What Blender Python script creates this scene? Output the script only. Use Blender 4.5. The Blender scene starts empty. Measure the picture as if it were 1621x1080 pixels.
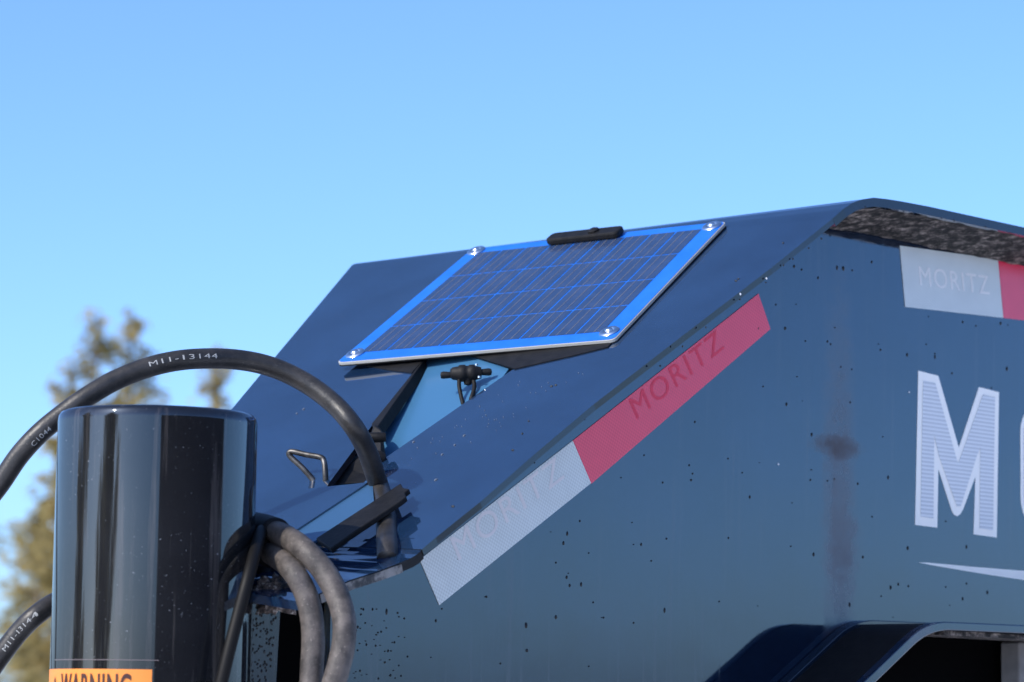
import bpy, bmesh, math, random
from mathutils import Vector, Matrix, noise
random.seed(7)
rad = math.radians
scene = bpy.context.scene

# ------------------------------------------------------------------ camera, sky, sun, exposure
cam_data = bpy.data.cameras.new('camera')
cam = bpy.data.objects.new('camera', cam_data)
scene.collection.objects.link(cam)
scene.camera = cam
cam_pos = Vector((-2.1972, -1.8662, 1.4500))
cam_right = Vector((0.6806, -0.7325, 0.0149)); cam_up = Vector((-0.0988, -0.0716, 0.9925)); cam_fwd = Vector((0.7260, 0.6770, 0.1211))
cam.matrix_world = Matrix.Translation(cam_pos) @ Matrix((cam_right, cam_up, -cam_fwd)).transposed().to_4x4()
cam_data.sensor_width = 36.0
cam_data.lens = 111.04
cam_data.clip_start = 0.05
cam_data.clip_end = 3000
cam_data.dof.use_dof = True
cam_data.dof.focus_distance = 2.86
cam_data.dof.aperture_fstop = 10.5

SUN_EL, SUN_AZ = rad(36), rad(171)          # azimuth from +X towards +Y
world = bpy.data.worlds.new('World'); scene.world = world
world.use_nodes = True
wn = world.node_tree.nodes; wl = world.node_tree.links
sky = wn.new('ShaderNodeTexSky'); sky.sky_type = 'NISHITA'; sky.sun_disc = False
sky.sun_elevation = SUN_EL
sky.sun_rotation = rad(90) - SUN_AZ
sky.air_density = 0.66; sky.dust_density = 1.2; sky.ozone_density = 8.5; sky.altitude = 0
bg = wn['Background']; bg.inputs['Strength'].default_value = 0.15
wl.new(sky.outputs['Color'], bg.inputs['Color'])
sd = bpy.data.lights.new('sun', 'SUN'); sd.energy = 2.2; sd.angle = rad(0.5); sd.color = (1.0, 0.93, 0.82)
sun = bpy.data.objects.new('sun', sd); scene.collection.objects.link(sun)
sdir = Vector((math.cos(SUN_EL)*math.cos(SUN_AZ), math.cos(SUN_EL)*math.sin(SUN_AZ), math.sin(SUN_EL)))
sun.rotation_euler = sdir.to_track_quat('Z', 'Y').to_euler()
sun.location = sdir*50
scene.view_settings.view_transform = 'Standard'
scene.view_settings.look = 'None'
scene.view_settings.exposure = 1.0
scene.view_settings.gamma = 1.0
scene.view_settings.use_curve_mapping = False

# ------------------------------------------------------------------ helpers
col = scene.collection
def link(name, me, mat=None, parent=None, smooth=False):
    o = bpy.data.objects.new(name, me); col.objects.link(o)
    if mat is not None and not me.materials: me.materials.append(mat)
    if parent is not None: o.parent = parent
    if smooth:
        for p in me.polygons: p.use_smooth = True
    return o
def empty(name, label, cat, loc=(0,0,0), group=None):
    o = bpy.data.objects.new(name, None); col.objects.link(o)
    o.location = loc; o['label'] = label; o['category'] = cat; o.empty_display_size = .1
    if group: o['group'] = group
    return o
def tag(o, label, cat, group=None):
    o['label'] = label; o['category'] = cat
    if group: o['group'] = group
    return o
def mesh(name, verts, faces):
    me = bpy.data.meshes.new(name); me.from_pydata([tuple(v) for v in verts], [], faces); me.update()
    return me
def V(pts): return [Vector(p) for p in pts]
def bevel(o, w, seg=2, angle=35):
    m = o.modifiers.new('bevel', 'BEVEL'); m.width = w; m.segments = seg; m.limit_method = 'ANGLE'; m.angle_limit = rad(angle)
    return o
def fix_normals(me):
    bm = bmesh.new(); bm.from_mesh(me); bmesh.ops.recalc_face_normals(bm, faces=bm.faces); bm.to_mesh(me); bm.free()
def plate(name, pts, off, mat, parent=None, bev=0):
    """flat polygon (3D points) given a thickness vector"""
    pts = V(pts); off = Vector(off); n = len(pts)
    vs = pts + [p+off for p in pts]
    fs = [tuple(range(n)), tuple(range(2*n-1, n-1, -1))] + [(i, i+n, (i+1)%n+n, (i+1)%n) for i in range(n)]
    me = mesh(name, vs, fs); fix_normals(me)
    o = link(name, me, mat, parent)
    if bev: bevel(o, bev)
    return o
def rim_faces(o, m2, m3=None, nrm=None):
    """second material on the upright cut edges that face along Y"""
    o.data.materials.append(m2)
    if m3: o.data.materials.append(m3)
    for p in o.data.polygons:
        if abs(p.normal.y) > .8: p.material_index = 1
        elif m3 and abs(p.normal.dot(nrm)) < .5: p.material_index = 2
def sweep_profile(name, prof, off, thick, mat, parent=None, bev=0, smooth=False):
    """open polyline prof given thickness vectors (per point or one), extruded along off (vector or one per point)"""
    prof = V(prof); n = len(prof)
    if not isinstance(off, list): off = [Vector(off)]*n
    if not isinstance(thick, list): thick = [Vector(thick)]*n
    vs = prof + [p+t for p, t in zip(prof, thick)]
    vs += [p+o for p, o in zip(prof, off)] + [p+t+o for p, t, o in zip(prof, thick, off)]
    fs = []
    for i in range(n-1):
        fs += [(i, i+1, n+i+1, n+i), (2*n+i, 3*n+i, 3*n+i+1, 2*n+i+1), (i, 2*n+i, 2*n+i+1, i+1), (n+i, n+i+1, 3*n+i+1, 3*n+i)]
    fs += [(0, n, 3*n, 2*n), (n-1, 3*n-1, 4*n-1, 2*n-1)]
    me = mesh(name, vs, fs); fix_normals(me)
    o = link(name, me, mat, parent)
    if bev: bevel(o, bev)
    if smooth:
        for p in me.polygons: p.use_smooth = True
    return o
def catmull(pts, sub=8):
    pts = V(pts); out = []
    P = [pts[0]*2-pts[1]] + pts + [pts[-1]*2-pts[-2]]
    for i in range(1, len(P)-2):
        a, b, c, d = P[i-1], P[i], P[i+1], P[i+2]
        for k in range(sub):
            t = k/sub
            out.append(.5*((2*b)+(c-a)*t+(2*a-5*b+4*c-d)*t*t+(3*b-a-3*c+d)*t**3))
    out.append(pts[-1]); return out
def tube_frames(path):
    fr = []; up = Vector((0, 0, 1))
    for i, p in enumerate(path):
        t = (path[min(i+1, len(path)-1)]-path[max(i-1, 0)]).normalized()
        if i == 0:
            a = t.cross(up)
            if a.length < 1e-3: a = t.cross(Vector((1, 0, 0)))
            a.normalize()
        else:
            a = fr[-1][1] - t*fr[-1][1].dot(t); a.normalize()
        fr.append((t, a, t.cross(a)))
    return fr
def tube(name, path, r, mat, parent=None, seg=20, wob=0.0):
    fr = tube_frames(path); vs = []; fs = []
    for i, p in enumerate(path):
        rr = r if not callable(r) else r(i/(len(path)-1))
        for k in range(seg):
            a = 2*math.pi*k/seg
            q = 1 + (wob*noise.noise(p*60+Vector((math.cos(a), math.sin(a), 0))) if wob else 0)
            vs.append(p + (fr[i][1]*math.cos(a)+fr[i][2]*math.sin(a))*rr*q)
    for i in range(len(path)-1):
        for k in range(seg):
            fs.append((i*seg+k, i*seg+(k+1)%seg, (i+1)*seg+(k+1)%seg, (i+1)*seg+k))
    n = len(path)
    fs += [tuple(range(seg-1, -1, -1)), tuple(range((n-1)*seg, n*seg))]
    me = mesh(name, vs, fs); fix_normals(me)
    return link(name, me, mat, parent, True)
def lathe(name, prof, base, axis, mat, parent=None, seg=32, smooth=True):
    """prof: (radius, height) along axis from base"""
    axis = Vector(axis).normalized(); base = Vector(base)
    a = axis.orthogonal().normalized(); b = axis.cross(a)
    vs = []; fs = []; m = len(prof)
    for r, h in prof:
        for k in range(seg):
            t = 2*math.pi*k/seg
            vs.append(base+axis*h+(a*math.cos(t)+b*math.sin(t))*max(r, 1e-5))
    for i in range(m-1):
        for k in range(seg):
            fs.append((i*seg+k, i*seg+(k+1)%seg, (i+1)*seg+(k+1)%seg, (i+1)*seg+k))
    fs += [tuple(range(seg)), tuple(range((m-1)*seg, m*seg))]
    me = mesh(name, vs, fs); fix_normals(me)
    o = link(name, me, mat, parent)
    if smooth:
        for p in me.polygons: p.use_smooth = len(p.vertices) == 4
        me.set_sharp_from_angle(angle=rad(50)) if hasattr(me, 'set_sharp_from_angle') else None
    return o
def box(name, c, ax, ay, az, mat, parent=None, bev=0):
    """c centre, ax, ay, az half-extent vectors"""
    c, ax, ay, az = Vector(c), Vector(ax), Vector(ay), Vector(az)
    return plate(name, [c-ax-ay-az, c+ax-ay-az, c+ax+ay-az, c-ax+ay-az], az*2, mat, parent, bev)
def text_mesh(body, size=1.0, spacing=1.0, bold=0.0):
    """2D triangulated lettering: (verts, faces), width, height 1*size"""
    cu = bpy.data.curves.new('lettering', 'FONT'); cu.body = body; cu.size = size; cu.space_character = spacing; cu.offset = bold
    o = bpy.data.objects.new('lettering', cu); col.objects.link(o)
    dg = bpy.context.evaluated_depsgraph_get()
    me = bpy.data.meshes.new_from_object(o.evaluated_get(dg))
    vs = [v.co.copy() for v in me.vertices]; fs = [tuple(p.vertices) for p in me.polygons]
    bpy.data.objects.remove(o); bpy.data.curves.remove(cu); bpy.data.meshes.remove(me)
    x0 = min(v.x for v in vs); x1 = max(v.x for v in vs); y0 = min(v.y for v in vs); y1 = max(v.y for v in vs)
    vs = [Vector((v.x-x0, v.y-y0, 0)) for v in vs]
    return vs, fs, x1-x0, y1-y0
def flat_text(name, body, origin, du, dv, width, height, mat, parent, lift, spacing=1.0):
    vs, fs, w, h = text_mesh(body, 1.0, spacing)
    o, du, dv = Vector(origin), Vector(du).normalized(), Vector(dv).normalized()
    n = du.cross(dv).normalized()
    return link(name, mesh(name, [o+du*(v.x/w*width)+dv*(v.y/h*height)+n*lift for v in vs], fs), mat, parent)

# ------------------------------------------------------------------ materials
def mat(name, base=(.5, .5, .5), rough=.5, metal=0.0, ior=1.5, coat=0.0):
    m = bpy.data.materials.new(name); m.use_nodes = True
    b = m.node_tree.nodes['Principled BSDF']
    b.inputs['Base Color'].default_value = (*base, 1); b.inputs['Roughness'].default_value = rough
    b.inputs['Metallic'].default_value = metal; b.inputs['IOR'].default_value = ior
    b.inputs['Coat Weight'].default_value = coat; b.inputs['Coat Roughness'].default_value = .03
    return m
def nodes(m): return m.node_tree.nodes, m.node_tree.links, m.node_tree.nodes['Principled BSDF']
def N(m, kind, **kw):
    n = m.node_tree.nodes.new(kind)
    for k, v in kw.items():
        if k in n.inputs: n.inputs[k].default_value = v
        else: setattr(n, k, v)
    return n
def coords(m, scale=(1, 1, 1)):
    t = N(m, 'ShaderNodeTexCoord'); mp = N(m, 'ShaderNodeMapping'); mp.inputs['Scale'].default_value = scale
    m.node_tree.links.new(t.outputs['Object'], mp.inputs['Vector']); return mp.outputs['Vector']
def tex_noise(m, vec, scale, detail=4, rough=.6):
    n = N(m, 'ShaderNodeTexNoise', Scale=scale, Detail=detail, Roughness=rough)
    m.node_tree.links.new(vec, n.inputs['Vector']); return n.outputs['Fac']
def ramp(m, fac, stops):
    r = N(m, 'ShaderNodeValToRGB'); e = r.color_ramp.elements
    e[0].position, e[0].color = stops[0][0], (*stops[0][1], 1)
    e[1].position, e[1].color = stops[-1][0], (*stops[-1][1], 1)
    for p, c in stops[1:-1]:
        x = e.new(p); x.color = (*c, 1)
    m.node_tree.links.new(fac, r.inputs['Fac']); return r.outputs['Color']
def mixc(m, fac, a, b):
    x = N(m, 'ShaderNodeMix', data_type='RGBA')
    L = m.node_tree.links
    for s, i in ((fac, 0), (a, 6), (b, 7)):
        if hasattr(s, 'links') or hasattr(s, 'is_linked'): L.new(s, x.inputs[i])
        else: x.inputs[i].default_value = s if i == 0 else (*s, 1)
    return x.outputs[2]
def math_node(m, op, a, b=0.0, clamp=False):
    x = N(m, 'ShaderNodeMath', operation=op, use_clamp=clamp)
    for s, i in ((a, 0), (b, 1)):
        if hasattr(s, 'is_linked'): m.node_tree.links.new(s, x.inputs[i])
        else: x.inputs[i].default_value = s
    return x.outputs[0]
def bump(m, height, strength, dist=.001):
    b = N(m, 'ShaderNodeBump', Strength=strength, Distance=dist)
    m.node_tree.links.new(height, b.inputs['Height'])
    m.node_tree.links.new(b.outputs['Normal'], m.node_tree.nodes['Principled BSDF'].inputs['Normal'])
BLK = (0, 0, 0); WHT = (1, 1, 1)

def gloss_black(name, dust=.5, ior=1.9, streaks=0.0, stain=None, base=(.005, .009, .018), wave=.02):
    """glossy black sprayed paint: faint orange peel, fine dust, road film"""
    m = mat(name, base, .05, 0, ior); nd, L, b = nodes(m)
    v = coords(m)
    film = tex_noise(m, v, 9, 5, .65)
    speck = ramp(m, tex_noise(m, v, 420, 2, .5), [(.69, BLK), (.76, WHT)])
    patch = ramp(m, tex_noise(m, v, 14, 3, .6), [(.38, BLK), (.66, WHT)])
    sp = math_node(m, 'MULTIPLY', speck, patch)
    sp = math_node(m, 'MULTIPLY', sp, dust)
    c = mixc(m, sp, ramp(m, film, [(.3, base), (.8, tuple(x*1.9+.002 for x in base))]), (.30, .31, .33))
    r = math_node(m, 'ADD', math_node(m, 'MULTIPLY', film, .06), .02)
    r = math_node(m, 'ADD', r, math_node(m, 'MULTIPLY', sp, .5))
    if streaks:                                   # rain runs down the plate; on the tube also painted grey reflection stripes
        sv = coords(m, (30, 30, 1.1))
        st = ramp(m, tex_noise(m, sv, 3.0, 4, .7), [(.55, BLK), (.72, WHT)])
        c = mixc(m, math_node(m, 'MULTIPLY', st, streaks), c, (.16, .14, .13))
        r = math_node(m, 'ADD', r, math_node(m, 'MULTIPLY', st, .10))
    if stain:                                     # a dirty run of its own shape on the plate
        for (cx, cz, sx, sz, amt, colr) in stain:
            t = N(m, 'ShaderNodeTexCoord'); s = N(m, 'ShaderNodeSeparateXYZ'); L.new(t.outputs['Object'], s.inputs[0])
            nz = math_node(m, 'SUBTRACT', tex_noise(m, v, 60, 5, .75), .5)
            dx = math_node(m, 'DIVIDE', math_node(m, 'SUBTRACT', s.outputs['X'], cx), sx)
            dz = math_node(m, 'DIVIDE', math_node(m, 'SUBTRACT', s.outputs['Z'], cz), sz)
            q = math_node(m, 'ADD', math_node(m, 'MULTIPLY', dx, dx), math_node(m, 'MULTIPLY', dz, dz))
            q = math_node(m, 'ADD', q, math_node(m, 'MULTIPLY', nz, 1.7))
            k = math_node(m, 'MULTIPLY', math_node(m, 'SUBTRACT', 1.0, q, True), amt, True)
            c = mixc(m, k, c, colr)
            r = math_node(m, 'ADD', r, math_node(m, 'MULTIPLY', k, .55), True)
    L.new(c, b.inputs['Base Color']); L.new(r, b.inputs['Roughness'])
    bump(m, math_node(m, 'ADD', tex_noise(m, v, 7, 2, .5), math_node(m, 'MULTIPLY', tex_noise(m, v, 330, 2, .5), .012)), wave, .02)
    return m

S1 = (0.3782, 0.0800, 1.7377); S2 = (0.3946, 0.0800, 1.6355); S3 = (0.3785, 0.0800, 1.6783)
paint_side = gloss_black('black_side_paint', .10, 1.88, .10, [
    (S1[0], S1[2], .052, .014, .68, (.034, .027, .028)), (S2[0], S2[2], .034, .045, .25, (.085, .065, .06)),
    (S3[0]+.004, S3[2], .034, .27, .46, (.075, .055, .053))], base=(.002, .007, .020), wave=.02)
paint_side.node_tree.nodes['Principled BSDF'].inputs['Specular Tint'].default_value = (.74, .88, 1, 1)
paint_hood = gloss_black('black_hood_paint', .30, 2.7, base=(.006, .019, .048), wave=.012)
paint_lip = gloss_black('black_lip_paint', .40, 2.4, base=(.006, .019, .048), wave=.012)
paint_tube = gloss_black('black_tube_paint', .6, 1.68, .30, base=(.008, .0085, .010), wave=.010)
paint_tube.node_tree.nodes['Principled BSDF'].inputs['Specular Tint'].default_value = (.8, .9, 1, 1)
paint_gusset = gloss_black('black_gusset_paint', .35, 1.45, .2, wave=.03)
paint_edge = gloss_black('black_rim_paint', .1, 1.5)
paint_plain = gloss_black('black_edge_paint', .25, 1.7)

matte_black = mat('matte_black_rubber_and_dark_reflection', (.006, .006, .0065), .6, 0, 1.35)
nd, L, b = nodes(matte_black); v = coords(matte_black)
L.new(ramp(matte_black, tex_noise(matte_black, v, 90, 4), [(.35, (.004, .004, .0045)), (.8, (.014, .013, .013))]), b.inputs['Base Color'])
bump(matte_black, tex_noise(matte_black, v, 300, 3), .3, .001)

void_black = mat('recess_shade_black', (.0015, .0015, .0018), .95, 0, 1.1)  # near-black colour stands in for shade inside the front and step recesses

def hose_mat(name, lo, hi, rough):
    m = mat(name, lo, rough); nd, L, b = nodes(m); v = coords(m)
    f = tex_noise(m, v, 55, 6, .7); g = tex_noise(m, v, 420, 3, .6)
    c = mixc(m, ramp(m, f, [(.38, BLK), (.68, WHT)]), lo, hi)
    c = mixc(m, math_node(m, 'MULTIPLY', ramp(m, g, [(.62, BLK), (.72, WHT)]), .5), c, tuple(min(.4, x*2.2) for x in hi))
    L.new(c, b.inputs['Base Color'])
    bump(m, math_node(m, 'ADD', f, math_node(m, 'MULTIPLY', g, .5)), .25, .002)
    return m
hose_black = hose_mat('black_hose_rubber', (.018, .017, .016), (.045, .040, .036), .42)
hose_worn = hose_mat('worn_grey_hose_rubber', (.035, .030, .027), (.13, .110, .097), .6)
cable_black = mat('black_cable_sheath', (.006, .0055, .005), .55, 0, 1.3)
print_white = mat('faded_white_print', (.42, .42, .40), .6)

sky_sheen = mat('painted_sky_sheen', (.047, .145, .27), .3, 0)  # base colour imitates sky mirrored in the plate under the opening
sheen_strip_blue = mat('painted_sheen_strip', (.035, .095, .19), .3)  # base colour imitates a stripe of reflected sky
nd, L, b = nodes(sky_sheen); v = coords(sky_sheen)
L.new(math_node(sky_sheen, 'ADD', math_node(sky_sheen, 'MULTIPLY', tex_noise(sky_sheen, v, 20), .12), .16), b.inputs['Roughness'])

steel = mat('dull_steel', (.42, .41, .39), .5, 1.0)
nd, L, b = nodes(steel); v = coords(steel)
L.new(ramp(steel, tex_noise(steel, v, 120, 4), [(.35, (.06, .058, .055)), (.7, (.17, .165, .16))]), b.inputs['Base Color'])
chrome = mat('bright_rivet_metal', (.85, .85, .86), .18, 1.0)
alu = mat('panel_edge_white', (.42, .42, .39), .45)
blue_sheet = mat('blue_panel_sheet', (.012, .10, .52), .28, 0, 1.5)
nd, L, b = nodes(blue_sheet); v = coords(blue_sheet)
L.new(ramp(blue_sheet, tex_noise(blue_sheet, v, 40, 4), [(.3, (.010, .135, .58)), (.7, (.018, .165, .64))]), b.inputs['Base Color'])
bump(blue_sheet, tex_noise(blue_sheet, v, 25, 2), .05, .01)
cell_mat = mat('solar_cell_glass', (.012, .016, .035), .12, 0, 1.75)
nd, L, b = nodes(cell_mat); v = coords(cell_mat)
vor = N(cell_mat, 'ShaderNodeTexVoronoi', Scale=110.0); L.new(v, vor.inputs['Vector'])
L.new(mixc(cell_mat, .5, ramp(cell_mat, tex_noise(cell_mat, v, 30), [(.3, (.018, .044, .115)), (.7, (.034, .064, .15))]), mixc(cell_mat, vor.outputs['Color'], (.015, .034, .085), (.036, .060, .13))), b.inputs['Base Color'])
busbar_mat = mat('tinned_busbar', (.19, .19, .20), .4, .3)

tape_white = mat('white_reflective_tape', (.62, .64, .66), .22, 0, 1.5)
nd, L, b = nodes(tape_white)
def hexfilm(m, c1, c2, scale, ang):
    nd, L, b = nodes(m)
    t = N(m, 'ShaderNodeTexCoord'); mp = N(m, 'ShaderNodeMapping'); mp.inputs['Rotation'].default_value = (0, ang, 0)
    L.new(t.outputs['Object'], mp.inputs['Vector'])
    s = N(m, 'ShaderNodeSeparateXYZ'); L.new(mp.outputs['Vector'], s.inputs[0])
    a = math_node(m, 'SINE', math_node(m, 'MULTIPLY', s.outputs['X'], scale))
    c = math_node(m, 'SINE', math_node(m, 'MULTIPLY', s.outputs['Z'], scale))
    f = math_node(m, 'ADD', math_node(m, 'MULTIPLY', math_node(m, 'MULTIPLY', a, c), .5), .5)
    g = tex_noise(m, mp.outputs['Vector'], 40, 4)
    f = math_node(m, 'ADD', math_node(m, 'MULTIPLY', f, .6), math_node(m, 'MULTIPLY', g, .4))
    L.new(ramp(m, f, [(.25, c1), (.75, c2)]), b.inputs['Base Color'])
    bump(m, f, .12, .0006)
hexfilm(tape_white, (.48, .52, .52), (.64, .69, .69), 1500, .4)
tape_red = mat('red_reflective_tape', (.42, .012, .03), .2, 0, 1.6)
hexfilm(tape_red, (.66, .02, .065), (.80, .035, .09), 1500, .4)
tape_print = mat('grey_tape_print', (.665, .64, .64), .5)
tape_print_pale = mat('pale_tape_print', (.76, .77, .78), .5)
tape_print_red = mat('dark_red_tape_print', (.69, .026, .074), .5)
decal_white = mat('white_decal', (.97, .93, .86), .35)
decal_fill = mat('striped_grey_decal', (.4, .42, .48), .4)
nd, L, b = nodes(decal_fill)
t = N(decal_fill, 'ShaderNodeTexCoord'); s_ = N(decal_fill, 'ShaderNodeSeparateXYZ'); L.new(t.outputs['Object'], s_.inputs[0])
wv = math_node(decal_fill, 'SINE', math_node(decal_fill, 'MULTIPLY', s_.outputs['Z'], 2*math.pi/.0042))
L.new(ramp(decal_fill, math_node(decal_fill, 'ADD', math_node(decal_fill, 'MULTIPLY', wv, .5), .5), [(.3, (.56, .58, .61)), (.7, (.78, .79, .81))]), b.inputs['Base Color'])
orange = mat('orange_warning_label', (.85, .27, .04), .4)
label_ink = mat('black_label_ink', (.05, .012, .008), .5)
clear_film = mat('label_film_edge', (.16, .13, .13), .3)
mud = mat('dried_mud', (.2, .17, .15), .9)
nd, L, b = nodes(mud); v = coords(mud)
f = tex_noise(mud, v, 75, 7, .8)
L.new(ramp(mud, f, [(.47, (.010, .009, .009)), (.54, (.10, .085, .077)), (.64, (.42, .36, .32))]), b.inputs['Base Color'])
bump(mud, f, .8, .006)
mud_spot = mat('dark_mud_spot', (.006, .007, .009), .5)
drop_white = mat('pale_water_spot', (.7, .72, .75), .2)
scuff_grey = mat('grey_dust_scuff', (.16, .18, .22), .5)
weld_mat = mat('weld_spatter_metal', (.25, .22, .20), .45, .2)
nd, L, b = nodes(weld_mat); v = coords(weld_mat)
f = tex_noise(weld_mat, v, 160, 5, .7)
L.new(ramp(weld_mat, f, [(.42, (.012, .011, .012)), (.55, (.16, .12, .10)), (.66, (.72, .68, .64))]), b.inputs['Base Color'])
bump(weld_mat, f, 1.0, .004)
worn_edge = mat('worn_plate_edge', (.16, .15, .14), .5)
nd, L, b = nodes(worn_edge); v = coords(worn_edge)
L.new(ramp(worn_edge, tex_noise(worn_edge, v, 45, 5, .7), [(.42, (.02, .019, .018)), (.52, (.2, .185, .17)), (.8, (.30, .28, .26))]), b.inputs['Base Color'])
post_grey = mat('dusty_grey_post', (.16, .155, .15), .8)
nd, L, b = nodes(post_grey); v = coords(post_grey)
L.new(ramp(post_grey, tex_noise(post_grey, v, 30, 5), [(.3, (.13, .125, .12)), (.7, (.22, .21, .20))]), b.inputs['Base Color'])
bark = mat('grey_brown_bark', (.10, .08, .07), .9)
leaf = mat('olive_needles', (.11, .09, .03), .7)
nd, L, b = nodes(leaf); v = coords(leaf)
L.new(ramp(leaf, tex_noise(leaf, v, 1.3, 3), [(.35, (.26, .225, .09)), (.5, (.40, .32, .13)), (.7, (.50, .40, .18))]), b.inputs['Base Color'])
tr_ = N(leaf, 'ShaderNodeBsdfTranslucent'); mx_ = N(leaf, 'ShaderNodeMixShader'); mx_.inputs[0].default_value = .65
L.new(b.inputs['Base Color'].links[0].from_socket, tr_.inputs['Color']); L.new(b.outputs[0], mx_.inputs[1]); L.new(tr_.outputs[0], mx_.inputs[2])
L.new(mx_.outputs[0], nd['Material Output'].inputs['Surface'])
bounce_ground = mat('bright_bounce_ground', (.8, .8, .8), .95)  # unseen ground made near-white to bounce fill onto the shaded side
nd, L, b = nodes(bounce_ground); v = coords(bounce_ground)
L.new(ramp(bounce_ground, tex_noise(bounce_ground, v, 12, 8, .8), [(.30, (.55, .52, .49)), (.42, (.86, .86, .86))]), b.inputs['Base Color'])
bump(bounce_ground, tex_noise(bounce_ground, v, 40, 4), .5, .02)
barn_wood = mat('dark_barn_wood', (.02, .014, .011), .8)
nd, L, b = nodes(barn_wood); v = coords(barn_wood, (6, 6, .4))
L.new(ramp(barn_wood, tex_noise(barn_wood, v, 2, 4), [(.3, (.012, .010, .009)), (.7, (.045, .032, .026))]), b.inputs['Base Color'])
roof_metal = mat('dark_roof_sheet', (.03, .032, .035), .5)

# ------------------------------------------------------------------ ground
g = link('ground', mesh('ground', [(-900, -900, 0), (900, -900, 0), (900, 900, 0), (-900, 900, 0)], [(0, 1, 2, 3)]), bounce_ground)
g['kind'] = 'structure'

# ------------------------------------------------------------------ trailer neck
trailer = empty('trailer_neck', 'glossy black trailer neck with sloped hood, reflective tape and white lettering on its side', 'trailer', (.6, .35, 0))
trailer.matrix_world = Matrix.Translation((.6, .35, 0))
bpy.context.view_layer.update()
INV = Matrix.Translation((-.6, -.35, 0))
def under(o, p):                                  # parent and keep the place
    o.parent = p
    m = Matrix.Identity(4); q = p
    while q is not None:
        m = q.matrix_basis @ (q.matrix_parent_inverse @ m) if False else m
        q = q.parent
    o.matrix_parent_inverse = p.matrix_world.inverted()
    return o
def T(o, p=None):
    bpy.context.view_layer.update() if False else None
    return under(o, p or trailer)

HN = Vector((-0.5278, -0.0436, 0.8482))                             # normal of the sloped hood
TH = -HN*.006
hood_pts = V([(0.2664, 0.0016, 1.9517), (0.1681, 0.0012, 1.8905), (0.0428, 0.0063, 1.8128), (-0.0758, 0.0102, 1.7392), (-0.1548, 0.0064, 1.6898), (-0.2331, -0.0000, 1.6408), (-0.2866, 0.0001, 1.6075), (-0.3043, -0.0011, 1.5965), (-0.3032, 0.1500, 1.6043), (-0.2957, 0.1374, 1.6089), (-0.2422, 0.1582, 1.6433), (-0.1655, 0.1849, 1.6924), (-0.0096, 0.1696, 1.7886), (0.0186, 0.2552, 1.8105), (0.0526, 0.3275, 1.8354), (0.0453, 0.3292, 1.8310), (0.0062, 0.3104, 1.8056), (-0.1083, 0.2604, 1.7318), (-0.1520, 0.2404, 1.7036), (-0.2088, 0.2141, 1.6669), (-0.3010, 0.1478, 1.6061), (-0.3058, 0.2665, 1.6093), (-0.2384, 0.4160, 1.6589), (-0.0814, 0.4916, 1.7604), (0.0297, 0.5440, 1.8323), (0.2210, 0.6338, 1.9559)])
hood = T(plate('sloped_hood', hood_pts, TH, paint_hood))
rim_faces(hood, paint_edge, matte_black, HN)

# rounded ridge and level top plate with its overhang
ridge = V([(0.2664, 0.0016, 1.9517), (0.2817, -0.0000, 1.9630), (0.2973, 0.0000, 1.9714), (0.3119, 0.0000, 1.9765), (0.3319, 0.0000, 1.9811), (0.3521, 0.0000, 1.9825), (0.3769, 0.0000, 1.9835), (0.4261, 0.0000, 1.9845), (0.5995, 0.0000, 1.9848)])
ridge.append(ridge[-1] + (ridge[-1]-ridge[-2]).normalized()*1.3)
far_ridge = Vector((0.2210, 0.6338, 1.9559)) - Vector((0.2664, 0.0016, 1.9517))
offs = []
for i, p in enumerate(ridge):
    offs.append(far_ridge - (p-ridge[0])*(.8 if i < 7 else 0) - ((ridge[6]-ridge[0])*.8 if i >= 7 else Vector()) + Vector((0, 0, -.0006*i)))
thk = []
for i, p in enumerate(ridge):
    a = ridge[max(i-1, 0)]; c = ridge[min(i+1, len(ridge)-1)]; t = (c-a).normalized()
    thk.append(Vector((t.z, 0, -t.x))*.009)
top = T(sweep_profile('top_plate', ridge, offs, thk, paint_hood))
rim_faces(top, paint_edge)

# lower lip of the hood, a shallower fold
lip_prof = V([(-0.3032, 0.0000, 1.5965), (-0.3091, 0.0000, 1.5920), (-0.3165, 0.0000, 1.5885), (-0.3314, 0.0000, 1.5833), (-0.3534, 0.0000, 1.5762), (-0.3859, 0.0000, 1.5675), (-0.4213, 0.0000, 1.5546), (-0.4457, -0.0000, 1.5476)])
lip_off = [Vector((.0, .20, .0103+.0022*i)) for i in range(len(lip_prof))]
lip = T(sweep_profile('hood_lip', lip_prof, lip_off, (.0025, 0, -.0075), paint_lip))
rim_faces(lip, matte_black)
# worn bare edge of the lip
edge_pts = V([(-0.3284, 0.0000, 1.5834), (-0.3534, 0.0000, 1.5757), (-0.3859, 0.0000, 1.5669), (-0.4213, 0.0000, 1.5541)])
we = []
for p in edge_pts: we += [p+Vector((0, -.0012, -.0002)), p+Vector((.0022, -.0012, -.0072))]
T(link('worn_edge', mesh('worn_edge', we, [(2*i, 2*i+1, 2*i+3, 2*i+2) for i in range(3)]), worn_edge))

# side plate, recessed under the overhang
side_top = []
for p in hood_pts[:8]: side_top.append(Vector((p.x, .08, p.z+.0028)))
sp = [Vector((q.x+.004, .08, q.z-.0085)) for q in ridge[::-1]] + [Vector((q.x+.004, .08, q.z-.0095)) for q in side_top[1:]]
sp += [Vector((-.331, .08, 1.560)), Vector((-.331, .08, 1.0)), Vector((1.9, .08, 1.0))]
side = T(plate('side_plate', sp, (0, .008, 0), paint_side))
front = T(plate('front_wall', [(-.331, .09, 1.0), (-.331, .27, 1.0), (-.331, .27, 1.60), (-.331, .09, 1.565)], (.006, 0, 0), void_black))
far = T(plate('far_side_plate', [(-.10, .46, 1.0), (1.9, 1.0, 1.0), (1.9, 1.0, 1.93), (.23, .60, 1.93), (-.08, .465, 1.73)], (0, -.008, 0), paint_plain))

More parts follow.
